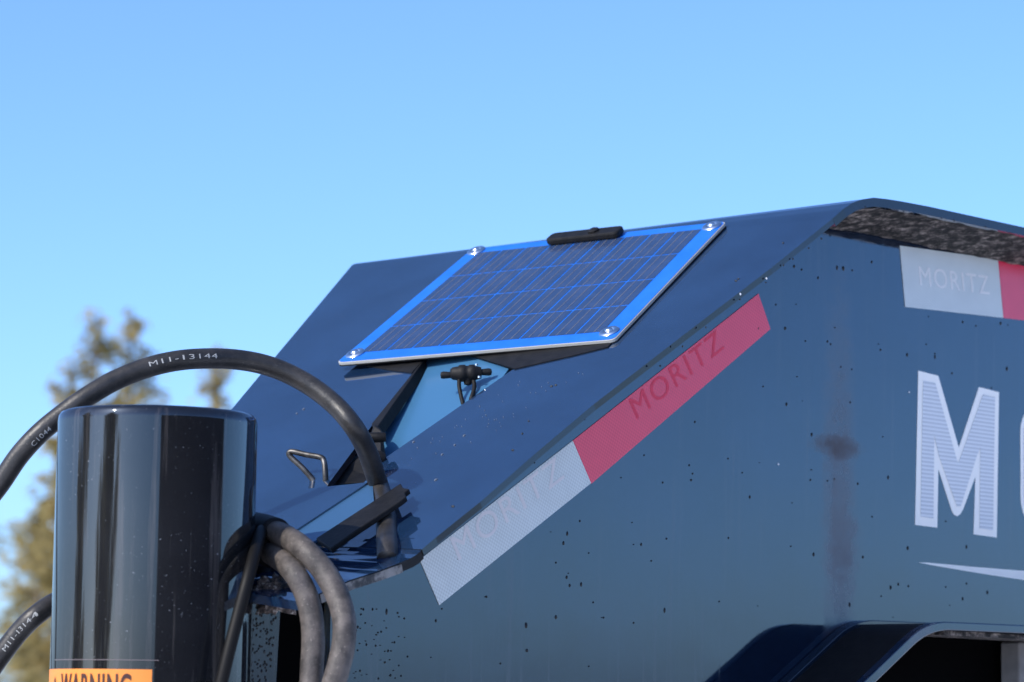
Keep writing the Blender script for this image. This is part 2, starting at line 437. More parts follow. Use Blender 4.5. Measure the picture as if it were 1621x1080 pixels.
# plate coloured like mirrored sky in the opening, front cover plate, black trim bar
T(plate('sky_sheen_plate', [(-0.2418, 0.2136, 1.6038), (-0.2453, 0.1129, 1.6011), (0.0010, 0.1840, 1.7935), (0.0290, 0.2672, 1.8154), (0.0552, 0.3418, 1.8358), (-0.0892, 0.3086, 1.7230), (-0.1743, 0.2955, 1.6565)], (0.0025, -0.0000, -0.0032), sky_sheen))
T(plate('front_cover', [(-0.2542, 0.2831, 1.6552), (-0.2380, 0.1998, 1.6610), (-0.2287, 0.1428, 1.6638), (-0.2247, 0.1422, 1.6663), (-0.3027, 0.1545, 1.6184), (-0.3351, 0.1432, 1.5977), (-0.3492, 0.1824, 1.5909)], (0.0008, 0.0001, -0.0013), paint_hood))
T(plate('sky_sheen_strip', [(-0.2169, 0.1502, 1.6694), (-0.2972, 0.1604, 1.6200), (-0.3315, 0.1470, 1.5980), (-0.3159, 0.1177, 1.6061), (-0.2751, 0.1120, 1.6313), (-0.2543, 0.1083, 1.6440), (-0.2259, 0.1393, 1.6633)], (0.0011, 0.0001, -0.0017), sheen_strip_blue))  # thin sheet painted as the sky reflection beside the cover
barp = [(-0.3258, 0.1058, 1.6080), (-0.2404, 0.0897, 1.6603), (-0.2472, 0.0797, 1.6556), (-0.2490, 0.0701, 1.6540), (-0.2549, 0.0703, 1.6503), (-0.2607, 0.0623, 1.6463), (-0.2675, 0.0623, 1.6420), (-0.3150, 0.0705, 1.6129), (-0.3396, 0.0724, 1.5977)]
bar = T(plate('trim_bar', barp, (0.0026, 0.0002, -0.0042), matte_black, None, .001))

# far strip inner edge, thick
T(plate('opening_edge', [(0.0074, 0.3082, 1.8075), (-0.0010, 0.3059, 1.8022), (-0.1094, 0.2611, 1.7324), (-0.1216, 0.2451, 1.7240), (-0.1106, 0.2497, 1.7311)], (0.0053, -0.0026, -0.0085), matte_black, None, .0006))

# wire latch on the front cover
latch = T(tube('wire_latch', catmull([(-0.1960, 0.2339, 1.6605), (-0.2065, 0.2487, 1.6813), (-0.2134, 0.2613, 1.6942), (-0.2127, 0.2597, 1.6983), (-0.2067, 0.2465, 1.6952), (-0.2012, 0.2337, 1.6927), (-0.2019, 0.2278, 1.6883), (-0.2034, 0.2241, 1.6770), (-0.2012, 0.2250, 1.6586)], 6), .0027, steel, None, 12))

# gusset and weld at the tube
T(plate('gusset', [(-0.4236, 0.0832, 1.5534), (-0.4016, 0.0854, 1.5517), (-0.3811, 0.0875, 1.5536), (-0.3848, 0.0871, 1.4812), (-0.3805, 0.0876, 1.3168), (-0.4695, 0.0787, 1.3195), (-0.4569, 0.0799, 1.4798)], (0, .006, 0), paint_gusset, None, .001))
T(plate('gusset_rib', [(-0.4271, 0.0789, 1.5193), (-0.4233, 0.0793, 1.5194), (-0.4158, 0.0800, 1.3181), (-0.4212, 0.0795, 1.3182)], (0, .006, 0), paint_gusset, None, .0008))
def blob(name, c, r, sx, sz, amp, mt, seed=0, freq=60):
    bm = bmesh.new(); bmesh.ops.create_icosphere(bm, subdivisions=4, radius=1)
    for v_ in bm.verts:
        d = v_.co.copy(); k = 1+amp*(noise.noise(d*2.2+Vector((seed, 0, 0)))+.6*noise.noise(d*5+Vector((seed, 3, 0))))
        v_.co = Vector(c) + (cam_right*d.x*sx + Vector((0, 0, 1))*d.z*sz + cam_fwd*d.y*.6)*r*k
    me = bpy.data.meshes.new(name); bm.to_mesh(me); bm.free()
    return link(name, me, mt, None, True)
T(blob('weld_bead', (-0.4216, 0.0516, 1.5545), .0145, 1.15, 1.0, .6, weld_mat, 1))
T(blob('weld_bead', (-0.3986, 0.1005, 1.5563), .010, 1.4, .7, .5, weld_mat, 4))
T(blob('weld_bead', (-0.3873, 0.1002, 1.5726), .014, 1.3, .9, .3, matte_black, 9))
T(blob('weld_bead', (-0.3699, 0.0841, 1.5582), .009, 1.2, .8, .4, matte_black, 12))

# dried mud on the underside of the overhang
mv = []; mf = []; NX, NY = 110, 14
for i in range(NX+1):
    x = .285 + 1.35*i/NX
    # underside height from the ridge polyline
    for j in range(len(ridge)-1):
        if ridge[j].x <= x <= ridge[j+1].x:
            t = (x-ridge[j].x)/(ridge[j+1].x-ridge[j].x); z = ridge[j].z*(1-t)+ridge[j+1].z*t; break
    for k in range(NY+1):
        y = .004 + .074*k/NY
        n_ = noise.noise(Vector((x*60, y*60, 0)))+.6*noise.noise(Vector((x*150, y*150, 5)))
        mv.append((x, y, z-.0090-.012*(k/NY)**1.2-.0028*max(0, n_)))
for i in range(NX):
    for k in range(NY):
        a = i*(NY+1)+k; mf.append((a, a+1, a+NY+2, a+NY+1))
mc = T(link('mud_crust', mesh('mud_crust', mv, mf), mud, None, True)); mc['kind'] = 'stuff'

# ---------------- reflective tape
def tape(name, pts, m, label):
    o = T(plate(name, pts, (0, -.0007, 0), m)); o['label'] = label; return o
tw1 = tape('reflective_tape', [(-0.2249, 0.0800, 1.5938), (-0.0263, 0.0800, 1.7134), (0.0000, 0.0800, 1.6758), (-0.1993, 0.0800, 1.5551)], tape_white, 'white length of tape on the slope')
tr1 = tape('reflective_tape', [(-0.0258, 0.0800, 1.7137), (0.2479, 0.0800, 1.8813), (0.2674, 0.0800, 1.8478), (0.0005, 0.0800, 1.6753)], tape_red, 'red length of tape on the slope')
tw2 = tape('reflective_tape', [(0.4861, 0.0800, 1.9587), (0.6674, 0.0800, 1.9658), (0.6773, 0.0800, 1.9020), (0.4956, 0.0800, 1.8946)], tape_white, 'white length of tape under the top edge')
tr2 = tape('reflective_tape', [(0.6681, 0.0800, 1.9658), (0.9776, 0.0800, 1.9779), (0.9869, 0.0800, 1.9144), (0.6780, 0.0800, 1.9020)], tape_red, 'red length of tape under the top edge')
def side_text(body, p0, p1, p2, m, parent, lift=.0009, spacing=1.0, name='lettering'):
    p0, p1, p2 = Vector(p0), Vector(p1), Vector(p2)
    vs, fs, w, h = text_mesh(body, 1.0, spacing)
    return T(link(name, mesh(name, [p0+(p1-p0)*(v.x/w)+(p2-p0)*(v.y/h)+Vector((0, -lift, 0)) for v in vs], fs), m), parent)
side_text('MORITZ', (-0.1754, 0.0800, 1.5951), (-0.0370, 0.0800, 1.6780), (-0.1880, 0.0800, 1.6146), tape_print, tw1, spacing=1.15)
side_text('MORITZ', (0.0648, 0.0800, 1.7407), (0.1948, 0.0800, 1.8210), (0.0517, 0.0800, 1.7583), tape_print_red, tr1, spacing=1.15)
side_text('MORITZ', (0.5223, 0.0800, 1.9205), (0.6514, 0.0800, 1.9246), (0.5189, 0.0800, 1.9411), tape_print_pale, tw2, spacing=1.15)

# ---------------- side lettering
def decal(name, pts, m, parent=None, lift=0.0):
    return T(plate(name, [Vector(p)+Vector((0, -lift, 0)) for p in pts], (0, -.0004, 0), m), parent)
M_ = decal('letter', [(0.5194, 0.0800, 1.8292), (0.5554, 0.0800, 1.8271), (0.5929, 0.0800, 1.7530), (0.6310, 0.0800, 1.8217), (0.6689, 0.0800, 1.8195), (0.6636, 0.0800, 1.6608), (0.6201, 0.0800, 1.6619), (0.6240, 0.0800, 1.7247), (0.6009, 0.0800, 1.6879), (0.5956, 0.0800, 1.6822), (0.5897, 0.0800, 1.6794), (0.5839, 0.0800, 1.6808), (0.5799, 0.0800, 1.6846), (0.5552, 0.0800, 1.7280), (0.5532, 0.0800, 1.6653), (0.5135, 0.0800, 1.6660)], decal_white)
decal('letter_fill', [(0.5273, 0.0800, 1.8192), (0.5491, 0.0800, 1.8188), (0.5894, 0.0800, 1.7379), (0.5929, 0.0800, 1.7381), (0.6381, 0.0800, 1.8141), (0.6604, 0.0800, 1.8132), (0.6558, 0.0800, 1.6679), (0.6308, 0.0800, 1.6689), (0.6325, 0.0800, 1.7560), (0.6265, 0.0800, 1.7480), (0.5956, 0.0800, 1.6909), (0.5886, 0.0800, 1.6898), (0.5564, 0.0800, 1.7402), (0.5472, 0.0800, 1.7624), (0.5453, 0.0800, 1.6745), (0.5226, 0.0800, 1.6752)], decal_fill, M_, .0006)
# the O: rounded upright ring
oc = Vector((0.7707, 0.0800, 1.7430))
def rrect(c, hw, hh, r, n=8):
    pts = []
    for q, (sx, sz) in enumerate(((1, 1), (-1, 1), (-1, -1), (1, -1))):
        for k in range(n+1):
            a = math.pi/2*(q+k/n)
            pts.append(Vector((c.x+sx*(hw-r)+r*math.cos(a), c.y, c.z+sz*(hh-r)+r*math.sin(a))))
    return pts
def ring(name, outer, inner, m, parent=None, lift=0.0):
    n = len(outer); vs = [p+Vector((0, -lift, 0)) for p in outer+inner]; vs += [p+Vector((0, -.0004, 0)) for p in vs]
    fs = []
    for i in range(n):
        j = (i+1) % n
        fs += [(i, j, n+j, n+i), (2*n+i, 3*n+i, 3*n+j, 2*n+j), (i, 2*n+i, 2*n+j, j), (n+i, n+j, 3*n+j, 3*n+i)]
    me = mesh(name, vs, fs); fix_normals(me)
    return T(link(name, me, m), parent)
O_ = ring('letter', rrect(oc, .0605, .066, .030), rrect(oc, .026, .034, .012), decal_white)
ring('letter_fill', rrect(oc, .0545, .060, .025), rrect(oc, .032, .040, .016), decal_fill, O_, .0006)
side_text('RITZ', oc+Vector((.085, 0, -.062)), oc+Vector((.40, 0, -.062)), oc+Vector((.085, 0, .060)), decal_white, None, .0004, 1.1, 'letters')
decal('underline', [(0.5186, 0.0800, 1.6269), (0.5378, 0.0800, 1.6275), (0.6188, 0.0800, 1.6270), (0.7162, 0.0800, 1.6271), (1.1362, 0.0800, 1.6271), (1.1361, 0.0800, 1.6127), (0.7161, 0.0800, 1.6170), (0.6188, 0.0800, 1.6212), (0.5378, 0.0800, 1.6255)], decal_white)

# ---------------- folded step box at the lower edge of the side plate
c0 = (0.3927, 0.0800, 1.5577); c1 = (0.2914, 0.0800, 1.4975)
sl = (Vector(c0)-Vector(c1)).normalized()
step_prof = [Vector(c0)-sl*.60] + [(Vector(c0)-sl*.030)*(1-t)**2+Vector(c0)*2*t*(1-t)+(Vector(c0)+Vector((.034, 0, .0015)))*t*t for t in (0, .15, .3, .45, .6, .75, .9, 1)] + [ Vector(c0)+Vector((1.3, 0, .012))]
YO = -.014
step_out = [Vector((p.x, .0795, p.z)) for p in step_prof]
T(sweep_profile('step_cover', step_out, (0, YO-.0795, 0), (.003, 0, -.006), matte_black, None, .0008))
rib = [Vector((p.x-.002, .0795, p.z+.004)) for p in step_prof]
T(sweep_profile('step_flange', rib, (0, -.012, 0), (.003, 0, -.005), paint_plain, None, .001))
lipx = [Vector((p.x, YO+.004, p.z+.0015)) for p in step_prof]
T(sweep_profile('step_edge', lipx, (0, -.010, 0), (.0055, 0, -.0085), paint_side, None, .0012))
# muddy underside, recessed wall and post below the step
T(box('step_mud', (c0[0]+.695, YO+.030, c0[2]-.0075), (.65, 0, 0), (0, .026, 0), (0, 0, .0022), mud))
sw = [Vector((p.x+.004, .070, p.z-.012)) for p in step_prof[1:]] + [Vector((step_prof[-1].x, .070, step_prof[0].z)), Vector((step_prof[0].x+.012, .070, step_prof[0].z))]
T(plate('step_wall', sw, (0, .006, 0), void_black))
T(box('step_post', (c0[0]+.285, .050, c0[2]-.22), (.034, 0, 0), (0, .012, 0), (0, 0, .2095), post_grey, None, .002))

# ---------------- spots of mud and water on the side plate and hood
def spots(name, pts, m, nrm, updir, parent):
    vs = []; fs = []
    nrm = Vector(nrm).normalized(); up = Vector(updir); up = (up-nrm*up.dot(nrm)).normalized(); sx = up.cross(nrm)
    for p, w, h in pts:
        p = Vector(p); b0 = len(vs); k = 8
        for i in range(k):
            a = 2*math.pi*i/k; q = random.uniform(.8, 1.15)
            vs.append(p+(sx*math.cos(a)*w+up*math.sin(a)*h)*q+nrm*.0002)
        for i in range(k):
            a = 2*math.pi*i/k
            vs.append(p+(sx*math.cos(a)*w+up*math.sin(a)*h)*.55+nrm*.0009)
        vs.append(p+nrm*.0012)
        for i in range(k):
            j = (i+1) % k
            fs += [(b0+i, b0+j, b0+k+j, b0+k+i), (b0+k+i, b0+k+j, b0+2*k)]
    o = T(link(name, mesh(name, vs, fs), m, None, True), parent); o['kind'] = 'stuff'; return o
known = [(0.0731, 0.0800, 1.6226), (0.1100, 0.0800, 1.6299), (0.0880, 0.0800, 1.6078), (0.1511, 0.0800, 1.7453), (0.1461, 0.0800, 1.6885), (0.2367, 0.0800, 1.6778), (0.1082, 0.0800, 1.5619), (0.0633, 0.0800, 1.5484), (-0.0144, 0.0800, 1.6397), (-0.0316, 0.0800, 1.6270), (-0.0367, 0.0800, 1.6181), (-0.0467, 0.0800, 1.5996), (-0.0317, 0.0800, 1.5869), (-0.0273, 0.0800, 1.5796), (-0.0458, 0.0800, 1.5499), (-0.0115, 0.0800, 1.5814), (-0.2641, 0.0800, 1.5471), (-0.2029, 0.0800, 1.5411), (0.3026, 0.0800, 1.6327), (0.3398, 0.0800, 1.6263), (0.4001, 0.0800, 1.5785), (0.4225, 0.0800, 1.6278), (0.5006, 0.0800, 1.6409), (0.6071, 0.0800, 1.6477), (0.4706, 0.0800, 1.5988), (0.4839, 0.0800, 1.6026), (0.4541, 0.0800, 1.5890), (0.5017, 0.0800, 1.6014), (0.6070, 0.0800, 1.6086), (0.5999, 0.0800, 1.5921), (0.6459, 0.0800, 1.6007), (0.2945, 0.0800, 1.7746), (0.3360, 0.0800, 1.7473), (0.4005, 0.0800, 1.7856), (0.4137, 0.0800, 1.7026), (0.3342, 0.0800, 1.7012), (0.4661, 0.0800, 1.7126), (0.4996, 0.0800, 1.8441), (0.5497, 0.0800, 1.8469), (0.6848, 0.0800, 1.8466), (0.5810, 0.0800, 1.8322), (0.3618, 0.0800, 1.8445), (0.3672, 0.0800, 1.8424), (0.3251, 0.0800, 1.8415), (0.5497, 0.0800, 1.8503), (0.3059, 0.0800, 1.9154), (0.3184, 0.0800, 1.9137), (0.3457, 0.0800, 1.9084), (0.4527, 0.0800, 1.8449), (0.6260, 0.0800, 1.8880), (0.6011, 0.0800, 1.8895), (0.6730, 0.0800, 1.8956), (0.2482, 0.0800, 1.8465), (0.3882, 0.0800, 1.9231), (0.4033, 0.0800, 1.9229), (0.3775, 0.0800, 1.9225), (0.4372, 0.0800, 1.9355), (-0.0857, 0.0800, 1.5411), (-0.0844, 0.0800, 1.5184), (-0.1388, 0.0800, 1.5647), (0.2568, 0.0800, 1.7891), (0.2919, 0.0800, 1.8510)]
big = []
for p in known:
    s = random.uniform(.6, 1.25)
    big.append((p, .0011*s*random.uniform(.8, 1.5), .0019*s*random.uniform(.7, 1.4)))
for i in range(70):
    p = Vector((random.uniform(-.25, .75), .08, random.uniform(1.50, 1.90)))
    if p.z < 1.69+(p.x+.22)*.6-.075: big.append((p, random.uniform(.0003, .0008), random.uniform(.0004, .0012)))
spots('mud_spots', big, mud_spot, (0, -1, 0), (0, 0, 1), trailer)
sprk = []
for i in range(150):                               # spatter beside the hoses
    u = random.random()**1.6
    sprk.append((Vector((-.322+u*.085, .08, 1.55-random.random()*.11)), random.uniform(.0004, .0011), random.uniform(.0004, .0014)))
spots('mud_spatter', sprk, mud_spot, (0, -1, 0), (0, 0, 1), trailer)
spots('gusset_drops', [(p, random.uniform(.0005, .0012), random.uniform(.0006, .0018)) for p in [(-0.4184, 0.0838, 1.5079), (-0.4016, 0.0854, 1.4978), (-0.4004, 0.0856, 1.5258), (-0.4085, 0.0847, 1.5108), (-0.4193, 0.0837, 1.4851), (-0.4061, 0.0850, 1.4851), (-0.3879, 0.0868, 1.5374), (-0.4072, 0.0849, 1.5312), (-0.4185, 0.0838, 1.5413), (-0.4226, 0.0833, 1.5151), (-0.4179, 0.0838, 1.5427), (-0.3910, 0.0865, 1.5150), (-0.4077, 0.0848, 1.5016), (-0.3936, 0.0862, 1.5269), (-0.4209, 0.0835, 1.4994), (-0.4170, 0.0839, 1.5052), (-0.3963, 0.0860, 1.5439), (-0.3943, 0.0862, 1.5080), (-0.4110, 0.0845, 1.5276), (-0.4222, 0.0834, 1.5168), (-0.3927, 0.0863, 1.5266), (-0.4169, 0.0839, 1.4984), (-0.3986, 0.0857, 1.5158), (-0.4164, 0.0840, 1.5343), (-0.4012, 0.0855, 1.5088), (-0.3983, 0.0858, 1.4930), (-0.3978, 0.0858, 1.5249), (-0.4100, 0.0846, 1.5301), (-0.3986, 0.0857, 1.5194), (-0.4245, 0.0832, 1.4821), (-0.4188, 0.0837, 1.4795), (-0.4122, 0.0844, 1.4999), (-0.3983, 0.0858, 1.4848), (-0.4231, 0.0833, 1.4881), (-0.3931, 0.0863, 1.5202), (-0.3932, 0.0863, 1.5395), (-0.3925, 0.0864, 1.5017), (-0.4129, 0.0843, 1.5076), (-0.4167, 0.0839, 1.5206), (-0.4142, 0.0842, 1.5298), (-0.3952, 0.0861, 1.5182), (-0.3909, 0.0865, 1.5141), (-0.3985, 0.0858, 1.5274), (-0.4063, 0.0850, 1.5256), (-0.4148, 0.0841, 1.5142), (-0.3994, 0.0857, 1.4876), (-0.3954, 0.0861, 1.5061), (-0.4199, 0.0836, 1.5257), (-0.4156, 0.0840, 1.5262), (-0.3955, 0.0860, 1.5150), (-0.3925, 0.0863, 1.5319), (-0.4114, 0.0845, 1.5315), (-0.4156, 0.0840, 1.5104), (-0.4062, 0.0850, 1.5393), (-0.4062, 0.0850, 1.5127), (-0.4206, 0.0835, 1.5204), (-0.3978, 0.0858, 1.4979), (-0.4088, 0.0847, 1.4950), (-0.3998, 0.0856, 1.4990), (-0.4189, 0.0837, 1.4986), (-0.3900, 0.0866, 1.5206), (-0.4005, 0.0856, 1.5005), (-0.4117, 0.0844, 1.5222), (-0.3925, 0.0863, 1.5071), (-0.3989, 0.0857, 1.5235), (-0.3951, 0.0861, 1.5156), (-0.4195, 0.0837, 1.5405), (-0.4208, 0.0835, 1.5284), (-0.4037, 0.0852, 1.4801), (-0.4120, 0.0844, 1.5295), (-0.4089, 0.0847, 1.4987), (-0.4212, 0.0835, 1.5012), (-0.3930, 0.0863, 1.4969), (-0.4074, 0.0849, 1.5133), (-0.3970, 0.0859, 1.5054), (-0.4185, 0.0837, 1.5402), (-0.4043, 0.0852, 1.5404), (-0.4202, 0.0836, 1.5313), (-0.3907, 0.0865, 1.5355), (-0.4058, 0.0850, 1.5385), (-0.4193, 0.0837, 1.5360), (-0.4230, 0.0833, 1.5076), (-0.4033, 0.0853, 1.5327), (-0.4268, 0.0829, 1.4810), (-0.4205, 0.0836, 1.4991), (-0.4103, 0.0846, 1.5088), (-0.4098, 0.0846, 1.4977), (-0.4025, 0.0854, 1.5276), (-0.4075, 0.0848, 1.4830), (-0.4154, 0.0841, 1.4887), (-0.4057, 0.0850, 1.4965), (-0.4195, 0.0836, 1.5126), (-0.4188, 0.0837, 1.4884), (-0.3995, 0.0857, 1.4954), (-0.4214, 0.0835, 1.5005), (-0.4213, 0.0835, 1.4836), (-0.4180, 0.0838, 1.5024), (-0.4071, 0.0849, 1.5206), (-0.4257, 0.0830, 1.5075), (-0.4213, 0.0835, 1.5315), (-0.4061, 0.0850, 1.5323), (-0.4217, 0.0834, 1.4961), (-0.4041, 0.0852, 1.4926), (-0.4018, 0.0854, 1.4801), (-0.4083, 0.0848, 1.4881), (-0.4012, 0.0855, 1.5088), (-0.4076, 0.0848, 1.5391), (-0.4235, 0.0833, 1.5119), (-0.4139, 0.0842, 1.4828), (-0.4149, 0.0841, 1.4922), (-0.4041, 0.0852, 1.5127), (-0.4201, 0.0836, 1.5142), (-0.4146, 0.0841, 1.5302), (-0.3934, 0.0863, 1.5337), (-0.4119, 0.0844, 1.5400), (-0.4146, 0.0841, 1.4852), (-0.3936, 0.0862, 1.5026), (-0.4122, 0.0844, 1.5353), (-0.4193, 0.0837, 1.5170), (-0.3962, 0.0860, 1.5423)]], mud_spot, (0.0995, -0.9950, 0.0000), (0, 0, 1), trailer)
spots('pale_spots', [(p, .0012, .0013) for p in [(0.5029, 0.0800, 1.8050), (0.2817, 0.0800, 1.7134)]], drop_white, (0, -1, 0), (0, 0, 1), trailer)
hs = [(p, random.uniform(.001, .0022), random.uniform(.0008, .0014)) for p in [(-0.1251, 0.0517, 1.7107), (-0.1040, 0.0636, 1.7244), (-0.1520, 0.0379, 1.6932), (-0.2406, 0.0251, 1.6374), (0.1492, 0.0255, 1.8800), (0.2193, 0.0261, 1.9237), (-0.0420, 0.0872, 1.7642), (-0.0441, 0.0908, 1.7631), (0.1456, 0.0257, 1.8778)]]
spots('hood_spots', hs, mud_spot, HN, (0, 0, 1), trailer)
eb = [(Vector(p), random.uniform(.0007, .0016), random.uniform(.0006, .0013)) for p in [(0.1589, -0.0000, 1.8807), (0.1196, 0.0000, 1.8599), (0.0691, 0.0000, 1.8281), (0.0534, -0.0000, 1.8253), (0.0353, 0.0000, 1.8069), (0.0039, 0.0000, 1.7856), (0.1861, 0.0000, 1.9005), (0.2009, 0.0000, 1.9084), (0.2258, 0.0000, 1.9220), (0.2460, 0.0000, 1.9339), (0.2663, 0.0000, 1.9477), (0.2869, 0.0000, 1.9599), (0.3182, -0.0000, 1.9748), (0.3500, -0.0000, 1.9771), (0.3823, 0.0000, 1.9787), (0.3986, 0.0000, 1.9789), (0.4483, 0.0000, 1.9802), (0.4707, 0.0000, 1.9804), (0.5278, 0.0000, 1.9811), (0.5745, 0.0000, 1.9810)]]
spots('edge_drops', [(p+Vector((0, 0, -.005)), a, b_) for p, a, b_ in eb], mud_spot, (0, -1, 0), (0, 0, 1), trailer)
spots('edge_beads', [(Vector(p), .0013, .0013) for p in [(0.1599, 0.0000, 1.8796), (0.1205, 0.0000, 1.8600)]], drop_white, (0, -1, .1), (0, 0, 1), trailer)
scr = []
for p in [(-0.0802, 0.3858, 1.7558), (-0.0883, 0.3870, 1.7508), (-0.2003, 0.0856, 1.6656), (-0.1389, 0.1750, 1.7084), (-0.1597, 0.1179, 1.6925), (-0.1282, 0.1209, 1.7123), (-0.1440, 0.1174, 1.7023)]:
    scr.append((p, random.uniform(.0012, .0024), random.uniform(.0004, .0006)))
for i in range(45):
    t = random.random(); p = Vector((-0.1808, 0.1449, 1.6808))*(1-t)+Vector((-0.0303, 0.1139, 1.7728))*t + Vector((random.uniform(-.05, .05), random.uniform(-.05, .03), 0))
    p -= HN*(p-hood_pts[3]).dot(HN); scr.append((p, random.uniform(.0002, .0005), random.uniform(.0002, .0004)))
spots('hood_scuffs', scr, scuff_grey, HN, (0, 1, .4), trailer)

# ------------------------------------------------------------------ solar panel
PNn = Vector((-0.5273, -0.0628, 0.8474))
pbl, pbr, ptr, ptl = V([(-0.0165, 0.4081, 1.8095), (0.0297, 0.0790, 1.8138), (0.2603, 0.1311, 1.9612), (0.2163, 0.4442, 1.9570)])
pu = (pbr-pbl+ptr-ptl).normalized(); pv = (ptl-pbl+ptr-pbr); pv = (pv-pu*pv.dot(pu)).normalized()
panel = empty('solar_panel', 'small solar panel of dark cells in a bright blue border screwed over the hood opening', 'solar panel', (0, 0, 0))
panel.matrix_world = Matrix.Translation(pbl)
def PT(u, v, h=0.0):                              # bilinear place on the panel
    return pbl*(1-u)*(1-v)+pbr*u*(1-v)+ptr*u*v+ptl*(1-u)*v+PNn*h
def P(o, p=None): return under(o, p or panel)
def rounded_quad(u0, u1, v0, v1, h, r=.02, n=5):
    pts = []
    for q, (cu, cv) in enumerate(((u1-r, v1-r), (u0+r, v1-r), (u0+r, v0+r), (u1-r, v0+r))):
        for k in range(n+1):
            a = math.pi/2*(q+k/n); pts.append(PT(cu+r*math.cos(a), cv+r*math.sin(a), h))
    return pts
P(plate('backing_sheet', rounded_quad(0, 1, 0, 1, -.0038), PNn*-.0010, matte_black))
P(plate('edge_sheet', rounded_quad(0, 1, 0, 1, -.0006), PNn*-.0030, alu, None, .0003))
P(plate('blue_sheet', rounded_quad(.003, .997, .004, .996, 0), PNn*-.0006, blue_sheet))
U0, U1, V0, V1 = .054, .934, .068, .945
NCU, NCV = 9, 4
cell_mesh = None
for i in range(NCU):
    for j in range(NCV):
        a0 = U0+(U1-U0)*(i+.036)/NCU; a1 = U0+(U1-U0)*(i+.964)/NCU
        b0 = V0+(V1-V0)*(j+.02)/NCV; b1 = V0+(V1-V0)*(j+.98)/NCV
        P(plate('cell', [PT(a0, b0, .0001), PT(a1, b0, .0001), PT(a1, b1, .0001), PT(a0, b1, .0001)], PNn*.0003, cell_mat))
bv = []; bf = []
for i in range(NCU):
    for q in (.33, .67):
        a = U0+(U1-U0)*(i+q)/NCU; k = len(bv); w = .0012
        bv += [PT(a-w, V0+.004, .00055), PT(a+w, V0+.004, .00055), PT(a+w, V1-.004, .00055), PT(a-w, V1-.004, .00055)]
        bf.append((k, k+1, k+2, k+3))
bb = P(link('busbars', mesh('busbars', bv, bf), busbar_mat)); bb['kind'] = 'stuff'
for (u, v_) in ((.040, .062), (.958, .064), (.962, .958), (.036, .962)):
    c = PT(u, v_, .0001)
    g_ = P(lathe('grommet', [(.0045, .0), (.0100, 0), (.0104, .0008), (.0090, .0022), (.0062, .0026), (.0048, .0016), (.0045, 0)], c, PNn, chrome))
    P(lathe('screw', [(.0001, .0004), (.0042, .0004), (.0042, .0026), (.0030, .0040), (.0001, .0044)], c, PNn, chrome), g_)
P(plate('dark_reflection_sheet', [(0.0152, 0.2528, 1.8097), (-0.0130, 0.1665, 1.7877), (0.0088, 0.1136, 1.7986), (0.0237, 0.0816, 1.8062), (0.0365, 0.0849, 1.8143), (0.0378, 0.1768, 1.8199), (0.0317, 0.2636, 1.8205)], (0.0005, 0.0000, -0.0008), matte_black))  # black sheet stands in for the panel's dark underside mirrored in the hood
P(plate('dark_reflection_sheet', [(-0.0016, 0.3798, 1.8058), (0.0046, 0.3080, 1.8059), (-0.0169, 0.3004, 1.7922), (-0.0113, 0.3341, 1.7974)], (0.0005, 0.0000, -0.0008), matte_black))  # same painted dark reflection under the far corner
jb = rounded_quad(.335, .620, .93, 1.0, .0008, .022)
jbo = P(plate('junction_box', jb, PNn*.0072, matte_black, None, .002))
P(lathe('cap_nub', [(.0001, 0), (.006, 0), (.006, .002), (.004, .003), (.0001, .003)], PT(.515, .965, .0080), PNn, matte_black), jbo)

# ------------------------------------------------------------------ plug on its wires under the panel
plug = empty('cable_plug', 'black winged cable plug standing on two wires in the hood opening', 'plug', (-0.0373, 0.2071, 1.7830))
plug.matrix_world = Matrix.Translation((-0.0373, 0.2071, 1.7830))
pc = Vector((-0.0373, 0.2071, 1.7836)); r_ = cam_right.copy(); upv = Vector((0, 0, 1)); dep = r_.cross(upv).normalized()
ax = (r_+upv*.03).normalized()
def Q(o, p=None): return under(o, p or plug)
def px(n_): return n_/5000*3.012
Q(lathe('plug_body', [(.0001, px(-26)), (px(7), px(-25)), (px(10), px(-21)), (px(11.5), px(-12)), (px(13.5), px(-10)), (px(13.5), px(-2)), (px(12), px(0)), (px(12), px(4)), (px(13.5), px(6)), (px(13.5), px(13)), (px(11), px(16)), (px(9), px(24)), (.0001, px(25))], pc, ax, matte_black, None, 18))
Q(lathe('plug_wing', [(.0001, px(-41)), (px(5), px(-40)), (px(6), px(-36)), (px(5), px(-24)), (.0001, px(-23))], pc-upv*px(2), ax, matte_black, None, 14))
Q(lathe('plug_wing', [(.0001, px(23)), (px(5), px(24)), (px(6), px(36)), (px(5), px(40)), (.0001, px(41))], pc-upv*px(-1), ax, matte_black, None, 14))
Q(lathe('plug_boss', [(.0001, px(-16)), (px(6), px(-14)), (px(9), px(0)), (.0001, px(0))], pc-upv*px(4)+r_*px(3), upv, matte_black, None, 14))
Q(lathe('plug_pin', [(.0001, 0), (px(3), 0), (px(3), px(3)), (.0001, px(3))], pc+r_*px(21)-upv*px(9)-dep*-px(12), upv, chrome, None, 10))
Q(lathe('plug_pin', [(.0001, 0), (px(2.5), 0), (px(2.5), px(3)), (.0001, px(3))], pc+r_*px(16)+upv*px(12), upv, chrome, None, 10))
Q(tube('wire', catmull([(-0.0427, 0.2109, 1.7779), (-0.0463, 0.2073, 1.7701), (-0.0484, 0.2025, 1.7600), (-0.0508, 0.1976, 1.7523), (-0.0480, 0.1985, 1.7471)], 5), px(3.2), matte_black, None, 10))
Q(tube('wire', catmull([(-0.0337, 0.2012, 1.7781), (-0.0365, 0.1967, 1.7709), (-0.0410, 0.1939, 1.7637), (-0.0446, 0.1929, 1.7579), (-0.0432, 0.1950, 1.7545)], 5), px(3.4), matte_black, None, 10))

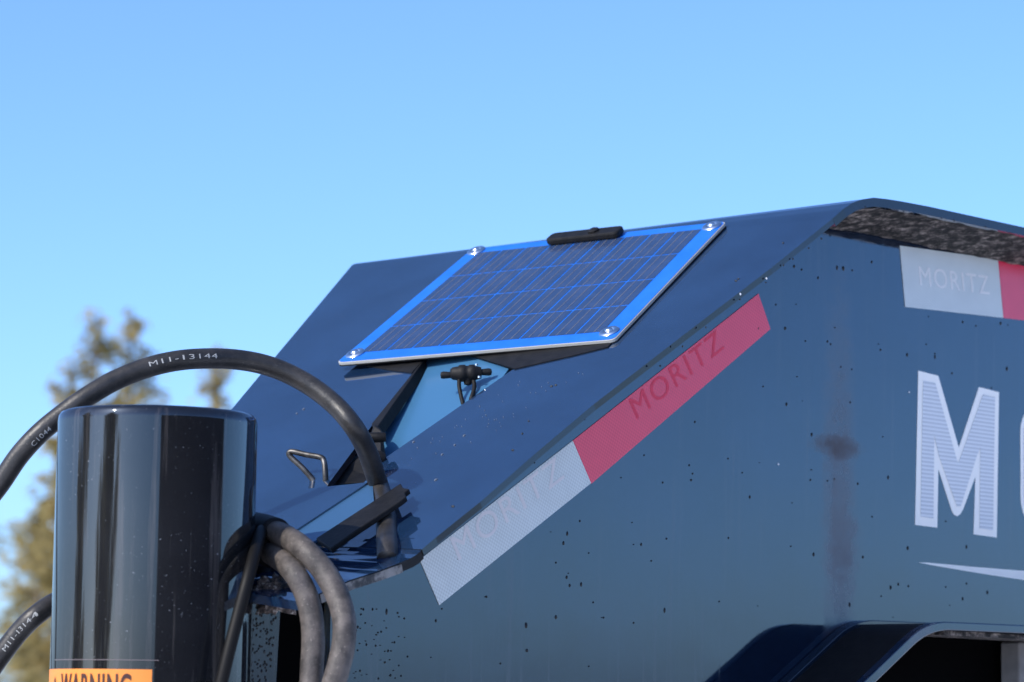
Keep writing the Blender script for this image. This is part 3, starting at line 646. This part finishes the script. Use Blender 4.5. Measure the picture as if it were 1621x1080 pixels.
# second plug, behind the big hose
pl2 = empty('wiring_block', 'black wiring block with round knobs half hidden behind the thick arched hose', 'wiring block', (-0.1528, 0.2267, 1.6894))
pl2.matrix_world = Matrix.Translation((-0.1528, 0.2267, 1.6894))
def Q2(o): return under(o, pl2)
Q2(plate('block_body', [(-0.1939, 0.2304, 1.6674), (-0.1632, 0.2385, 1.6851), (-0.1457, 0.2317, 1.7013), (-0.1322, 0.2345, 1.7285), (-0.1338, 0.2226, 1.7218), (-0.1401, 0.2114, 1.6984), (-0.1599, 0.1932, 1.6716)], (0.0145, 0.0135, 0.0024), matte_black, None, .0015))
k1 = Vector((-0.1734, 0.2005, 1.7111))
Q2(lathe('knob', [(.0001, 0), (px(7), 0), (px(8), px(4)), (px(8), px(24)), (px(6.5), px(28)), (.0001, px(28))], k1, ax, matte_black, None, 16))
k2 = Vector((-0.1782, 0.1942, 1.6925))
Q2(lathe('knob', [(.0001, 0), (px(10), 0), (px(12), px(5)), (px(12), px(19)), (px(8), px(26)), (.0001, px(26))], k2, ax-upv*.15, matte_black, None, 16))

# ------------------------------------------------------------------ upright tube (coupler post) with warning label
AX = Vector((-0.4934, 0.1213, 1.5953)); RT = 0.08216
ZT = 1.7022
post = empty('coupler_post', 'thick glossy black upright steel tube with an orange warning label', 'post', (AX.x, AX.y, 0))
post.matrix_world = Matrix.Translation((AX.x, AX.y, 0))
def C_(o, p=None): return under(o, p or post)
B0 = Vector((AX.x, AX.y, 0))
C_(lathe('tube', [(RT, .55), (RT, .9), (RT, 1.3), (RT, ZT-.03), (RT, ZT-.012), (RT, ZT-.009), (RT, ZT-.008), (RT-.0006, ZT-.004), (RT-.0025, ZT-.0012), (RT-.0055, ZT), (.0001, ZT)], B0, (0, 0, 1), paint_tube, None, 128))
C_(lathe('inner_tube', [(RT-.012, .03), (RT-.012, .56)], B0, (0, 0, 1), paint_plain, None, 48))
C_(lathe('foot_plate', [(RT+.03, 0), (RT+.03, .03)], B0, (0, 0, 1), paint_plain, None, 48))
def cyl_pt(s, z, lift):                            # s: arc length from the face towards the camera, to the right
    d0 = cam_pos-B0; d0.z = 0; d0.normalize(); a = s/(RT+lift)
    rr = Vector((d0.y*-1, d0.x, 0))
    if rr.dot(cam_right) < 0: rr = -rr
    return B0 + (d0*math.cos(a)+rr*math.sin(a))*(RT+lift) + Vector((0, 0, z))
def wrap(name, s0, s1, z0, z1, lift, m, parent=None, n=40):
    vs = []; fs = []
    for i in range(n+1):
        s = s0+(s1-s0)*i/n; vs += [cyl_pt(s, z0, lift), cyl_pt(s, z1, lift)]
    for i in range(n): fs.append((2*i, 2*i+2, 2*i+3, 2*i+1))
    o = link(name, mesh(name, vs, fs), m, None, True); return C_(o, parent)
LZ = 1.4905
SR = .0008
wl_ = wrap('warning_label', -.120, SR, LZ-.11, LZ, .0006, orange)
def wrap_text(body, s0, s1, z0, z1, lift, m, spacing=1.0):
    vs, fs, w, h = text_mesh(body, 1.0, spacing, .022)
    o = link('lettering', mesh('lettering', [cyl_pt(s0+(s1-s0)*v.x/w, z0+(z1-z0)*v.y/h, lift) for v in vs], fs), m)
    return C_(o, wl_)
wrap_text('WARNING', -.0865, -.0155, LZ-.0235, LZ-.0035, .0011, label_ink, 1.12)
# triangle with exclamation mark
tv = [(-.1060, LZ-.024), (-.0900, LZ-.024), (-.0980, LZ-.006)]
C_(link('warning_sign', mesh('warning_sign', [cyl_pt(s, z, .0011) for s, z in tv], [(0, 1, 2)]), label_ink), wl_)
wrap_text('!', -.0990, -.0970, LZ-.0225, LZ-.0105, .0014, orange)
wrap('film_edge', -.100, .006, LZ+.0070, LZ+.0076, .0007, clear_film)

# ------------------------------------------------------------------ hoses and cable
def hose(name, label, pts, r, m, seg=22, sub=10, wob=0.0, group=None):
    path = catmull(pts, sub)
    o = empty(name, label, 'hose', path[0], group); o.matrix_world = Matrix.Translation(path[0])
    t = under(tube('rubber_tube', path, r, m, None, seg, wob), o)
    return o, path
def hose_text(o, path, r, body, i0, length, height, ang0, spacing=1.1):
    """print along the hose, on the side that faces the camera"""
    cum = [0.0]
    for i in range(1, len(path)): cum.append(cum[-1]+(path[i]-path[i-1]).length)
    vs, fs, w, h = text_mesh(body, 1.0, spacing); out = []
    for v in vs:
        d = cum[i0]+v.x/w*length
        k = max(i for i in range(len(cum)) if cum[i] <= d+1e-9); k = min(k, len(path)-2)
        f = (d-cum[k])/(cum[k+1]-cum[k]); p = path[k].lerp(path[k+1], f); t = (path[k+1]-path[k]).normalized()
        tc = (cam_pos-p); tc = (tc-t*tc.dot(t)).normalized(); sdn = tc.cross(t)
        if sdn.dot(Vector((0, 0, 1))) < 0: sdn = -sdn
        a = ang0+(v.y/h-.5)*height/r
        out.append(p+(tc*math.cos(a)+sdn*math.sin(a))*(r+.0003))
    return under(link('lettering', mesh('lettering', out, fs), print_white), o)
RH = .0090
main_pts = [(-0.5389, 0.3787, 1.2547), (-0.5670, 0.3849, 1.3884), (-0.5663, 0.3827, 1.4797), (-0.5521, 0.3617, 1.5529), (-0.5314, 0.3385, 1.5995), (-0.5196, 0.3205, 1.6295), (-0.5105, 0.3070, 1.6508), (-0.5018, 0.2933, 1.6748), (-0.4918, 0.2792, 1.6940), (-0.4770, 0.2676, 1.7109), (-0.4598, 0.2536, 1.7280), (-0.4381, 0.2422, 1.7435), (-0.4122, 0.2269, 1.7565), (-0.3838, 0.2099, 1.7642), (-0.3441, 0.1964, 1.7670), (-0.3140, 0.1798, 1.7620), (-0.2917, 0.1583, 1.7481), (-0.2796, 0.1341, 1.7286), (-0.2733, 0.1161, 1.7086), (-0.2498, 0.1237, 1.6907), (-0.2330, 0.1308, 1.6737), (-0.2199, 0.1372, 1.6608), (-0.2304, 0.1224, 1.6500), (-0.2468, 0.1031, 1.6388), (-0.2717, 0.0754, 1.6242), (-0.2832, 0.0626, 1.6128), (-0.3100, 0.0346, 1.5993), (-0.3181, 0.0261, 1.5885)]
ho, hp = hose('arched_hose', 'long black rubber hose with white print arching over the upright tube', main_pts, RH, hose_black, 24, 10)
hose_text(ho, hp, RH, 'M11-13144', 119, .060, .0042, .25)
hose_text(ho, hp, RH, 'C1044', 76, .020, .0042, -.3)
low_pts = [(-0.5231, 0.3468, 1.2559), (-0.5374, 0.3430, 1.3626), (-0.5349, 0.3368, 1.4241), (-0.5261, 0.3284, 1.4591), (-0.5156, 0.3129, 1.4835), (-0.5083, 0.3016, 1.5025), (-0.4994, 0.2882, 1.5236), (-0.4899, 0.2752, 1.5394), (-0.4655, 0.2763, 1.5522), (-0.4111, 0.3046, 1.5631), (-0.3662, 0.3152, 1.5652)]
lo, lp = hose('lower_hose', 'short stretch of black hose low behind the tube with worn white print', low_pts, .0088, hose_black, 24, 10)
hose_text(lo, lp, .0088, 'M11-13144', 53, .040, .004, .1)

RW = .0097
wa = [(-0.3941, 0.1147, 1.6153), (-0.4081, 0.0789, 1.6102), (-0.4264, 0.0336, 1.6010), (-0.4353, 0.0012, 1.5883), (-0.4309, -0.0154, 1.5718), (-0.4282, -0.0294, 1.5513), (-0.4297, -0.0389, 1.5309), (-0.4319, -0.0403, 1.5107), (-0.4369, -0.0382, 1.4880), (-0.4398, -0.0298, 1.4578), (-0.4390, -0.0199, 1.3977), (-0.4057, 0.0056, 1.2208)]
o1, p1 = hose('worn_hose', 'worn grey hose bending down, nearer the tape of the two beside the tube', wa, RW, hose_worn, 24, 8, .03, 'worn hoses beside the tube')
wb = [(-0.3998, 0.1093, 1.5967), (-0.4113, 0.0780, 1.5926), (-0.4293, 0.0398, 1.5840), (-0.4441, 0.0062, 1.5712), (-0.4396, -0.0030, 1.5549), (-0.4378, -0.0090, 1.5360), (-0.4382, -0.0123, 1.5157), (-0.4401, -0.0136, 1.4929), (-0.4414, -0.0132, 1.4577), (-0.4361, -0.0081, 1.3974), (-0.4039, 0.0186, 1.2198)]
o2, p2 = hose('worn_hose', 'worn grey hose bending down, inner of the two and nearer the tube', wb, RW*.98, hose_worn, 24, 8, .03, 'worn hoses beside the tube')
for o_, pp in ((o1, p1), (o2, p2)):
    d_ = (pp[18]-pp[6]).normalized()
    under(tube('crimp_collar', pp[0:13], .0122, matte_black, None, 20), o_)
cb = [(-0.4164, 0.0730, 1.6095), (-0.4350, 0.0572, 1.6038), (-0.4635, 0.0316, 1.5872), (-0.4822, 0.0186, 1.5651), (-0.4915, 0.0193, 1.5345), (-0.5010, 0.0215, 1.4966), (-0.5066, 0.0273, 1.4565), (-0.5079, 0.0386, 1.4015)]
co, cpth = hose('black_cable', 'thin black cable running down the edge of the upright tube', cb, .0052, cable_black, 16, 8)
co['category'] = 'cable'

# ------------------------------------------------------------------ trees beyond
def tree(label, x, y, h, base_w, lean, seed, leaders=1, group='thin conifers behind the trailer', dens=1.0):
    rnd = random.Random(seed)
    t = empty('conifer_tree', label, 'tree', (x, y, 0), group); t.matrix_world = Matrix.Translation((x, y, 0))
    tr = catmull([(x, y, 0), (x+lean*.3, y, h*.35), (x+lean*.7, y, h*.7), (x+lean, y, h)], 6)
    under(tube('trunk', tr, lambda u: .16*(1-u)**.9+.012, bark, None, 8), t)
    vs = []; fs = []; lv = []; lf = []
    nl = int(85*dens)
    for i in range(nl):
        u = (i+rnd.random())/nl; z = h*(.12+.87*u)
        k = min(int((.12+.87*u)*(len(tr)-1)), len(tr)-2); c = Vector((tr[k].x, tr[k].y, z))
        ln = base_w*(1-u)**.75*rnd.uniform(.35, 1.25)+.16
        a = rnd.uniform(0, 6.28); d = Vector((math.cos(a), math.sin(a), rnd.uniform(.0, .45)))
        tip = c+d*ln; k0 = len(lv); w = Vector((-d.y, d.x, 0))*.02
        lv += [c-w, c+w, tip, c+Vector((0, 0, .03))]; lf += [(k0, k0+1, k0+2), (k0, k0+2, k0+3), (k0+1, k0+3, k0+2)]
        for q in range(int(30*ln*dens)+8):
            s = rnd.uniform(.15, 1.05)**.8; p = c+d*ln*s+Vector((rnd.gauss(0, .10), rnd.gauss(0, .10), rnd.gauss(-.05, .10)))
            sz = rnd.uniform(.07, .17)
            n1 = Vector((rnd.gauss(0, 1), rnd.gauss(0, 1), rnd.gauss(0, 1))).normalized(); n2 = n1.orthogonal().normalized()
            k1_ = len(vs); vs += [p-n1*sz, p+n2*sz*.5, p+n1*sz, p-n2*sz*.5]; fs.append((k1_, k1_+1, k1_+2, k1_+3))
    lm = under(link('limbs', mesh('limbs', lv, lf), bark), t); lm['kind'] = 'stuff'
    cr = under(link('crown', mesh('crown', vs, fs), leaf), t); cr['kind'] = 'stuff'
    return t
def at_px(p): return p

TA = Vector((36.5101, 45.2760, 1.3289)); TB = Vector((38.3742, 46.2298, 1.3374)); TC = Vector((42.1955, 48.0371, 1.3565)); TD = Vector((38.4546, 49.1033, 1.3069))
tree('blurred olive conifer at the far edge, taller one on the outer side of the tube', TA.x, TA.y, 9.2148, 2.3, .1, 3)
tree('blurred olive conifer with its slim top just over the arched hose, beside the taller one', TB.x, TB.y, 9.5833, 1.7, -.1, 8)
tree('blurred olive conifer top peeking between the hose and the sloped hood', TC.x, TC.y, 9.4138, 1.35, .0, 15)
TE = Vector((36.8563, 46.3834, 1.3203))
tree('pale blurred conifer seen through the loop of the arched hose', TE.x, TE.y, 7.9802, 1.5, .05, 44)
tree('low blurred conifer at the picture edge beneath the hose', TD.x, TD.y, 5.7506, 1.5, .0, 21)

# ------------------------------------------------------------------ what the black paint mirrors: a dark barn and a tree behind the photographer
barn = empty('barn', 'long low dark timber barn standing behind the photographer', 'barn', (0, -13, 0)); barn.matrix_world = Matrix.Translation((0, -13, 0))
under(box('wall', (.2, -14.5, 1.8), (9.9, 0, 0), (0, 2.5, 0), (0, 0, 1.8), barn_wood), barn)
under(box('roof', (.2, -14.5, 3.66), (10.2, 0, 0), (0, 2.7, 0), (0, 0, .06), roof_metal), barn)
tree('bushy conifer standing ahead of the trailer', -10, 1.2, 5.5, 1.9, 0, 31, group=None, dens=1.3)
tree('tall bushy conifer standing ahead and to the far side of the trailer', -9, 7.5, 6.5, 2.0, 0, 52, group=None, dens=1.3)
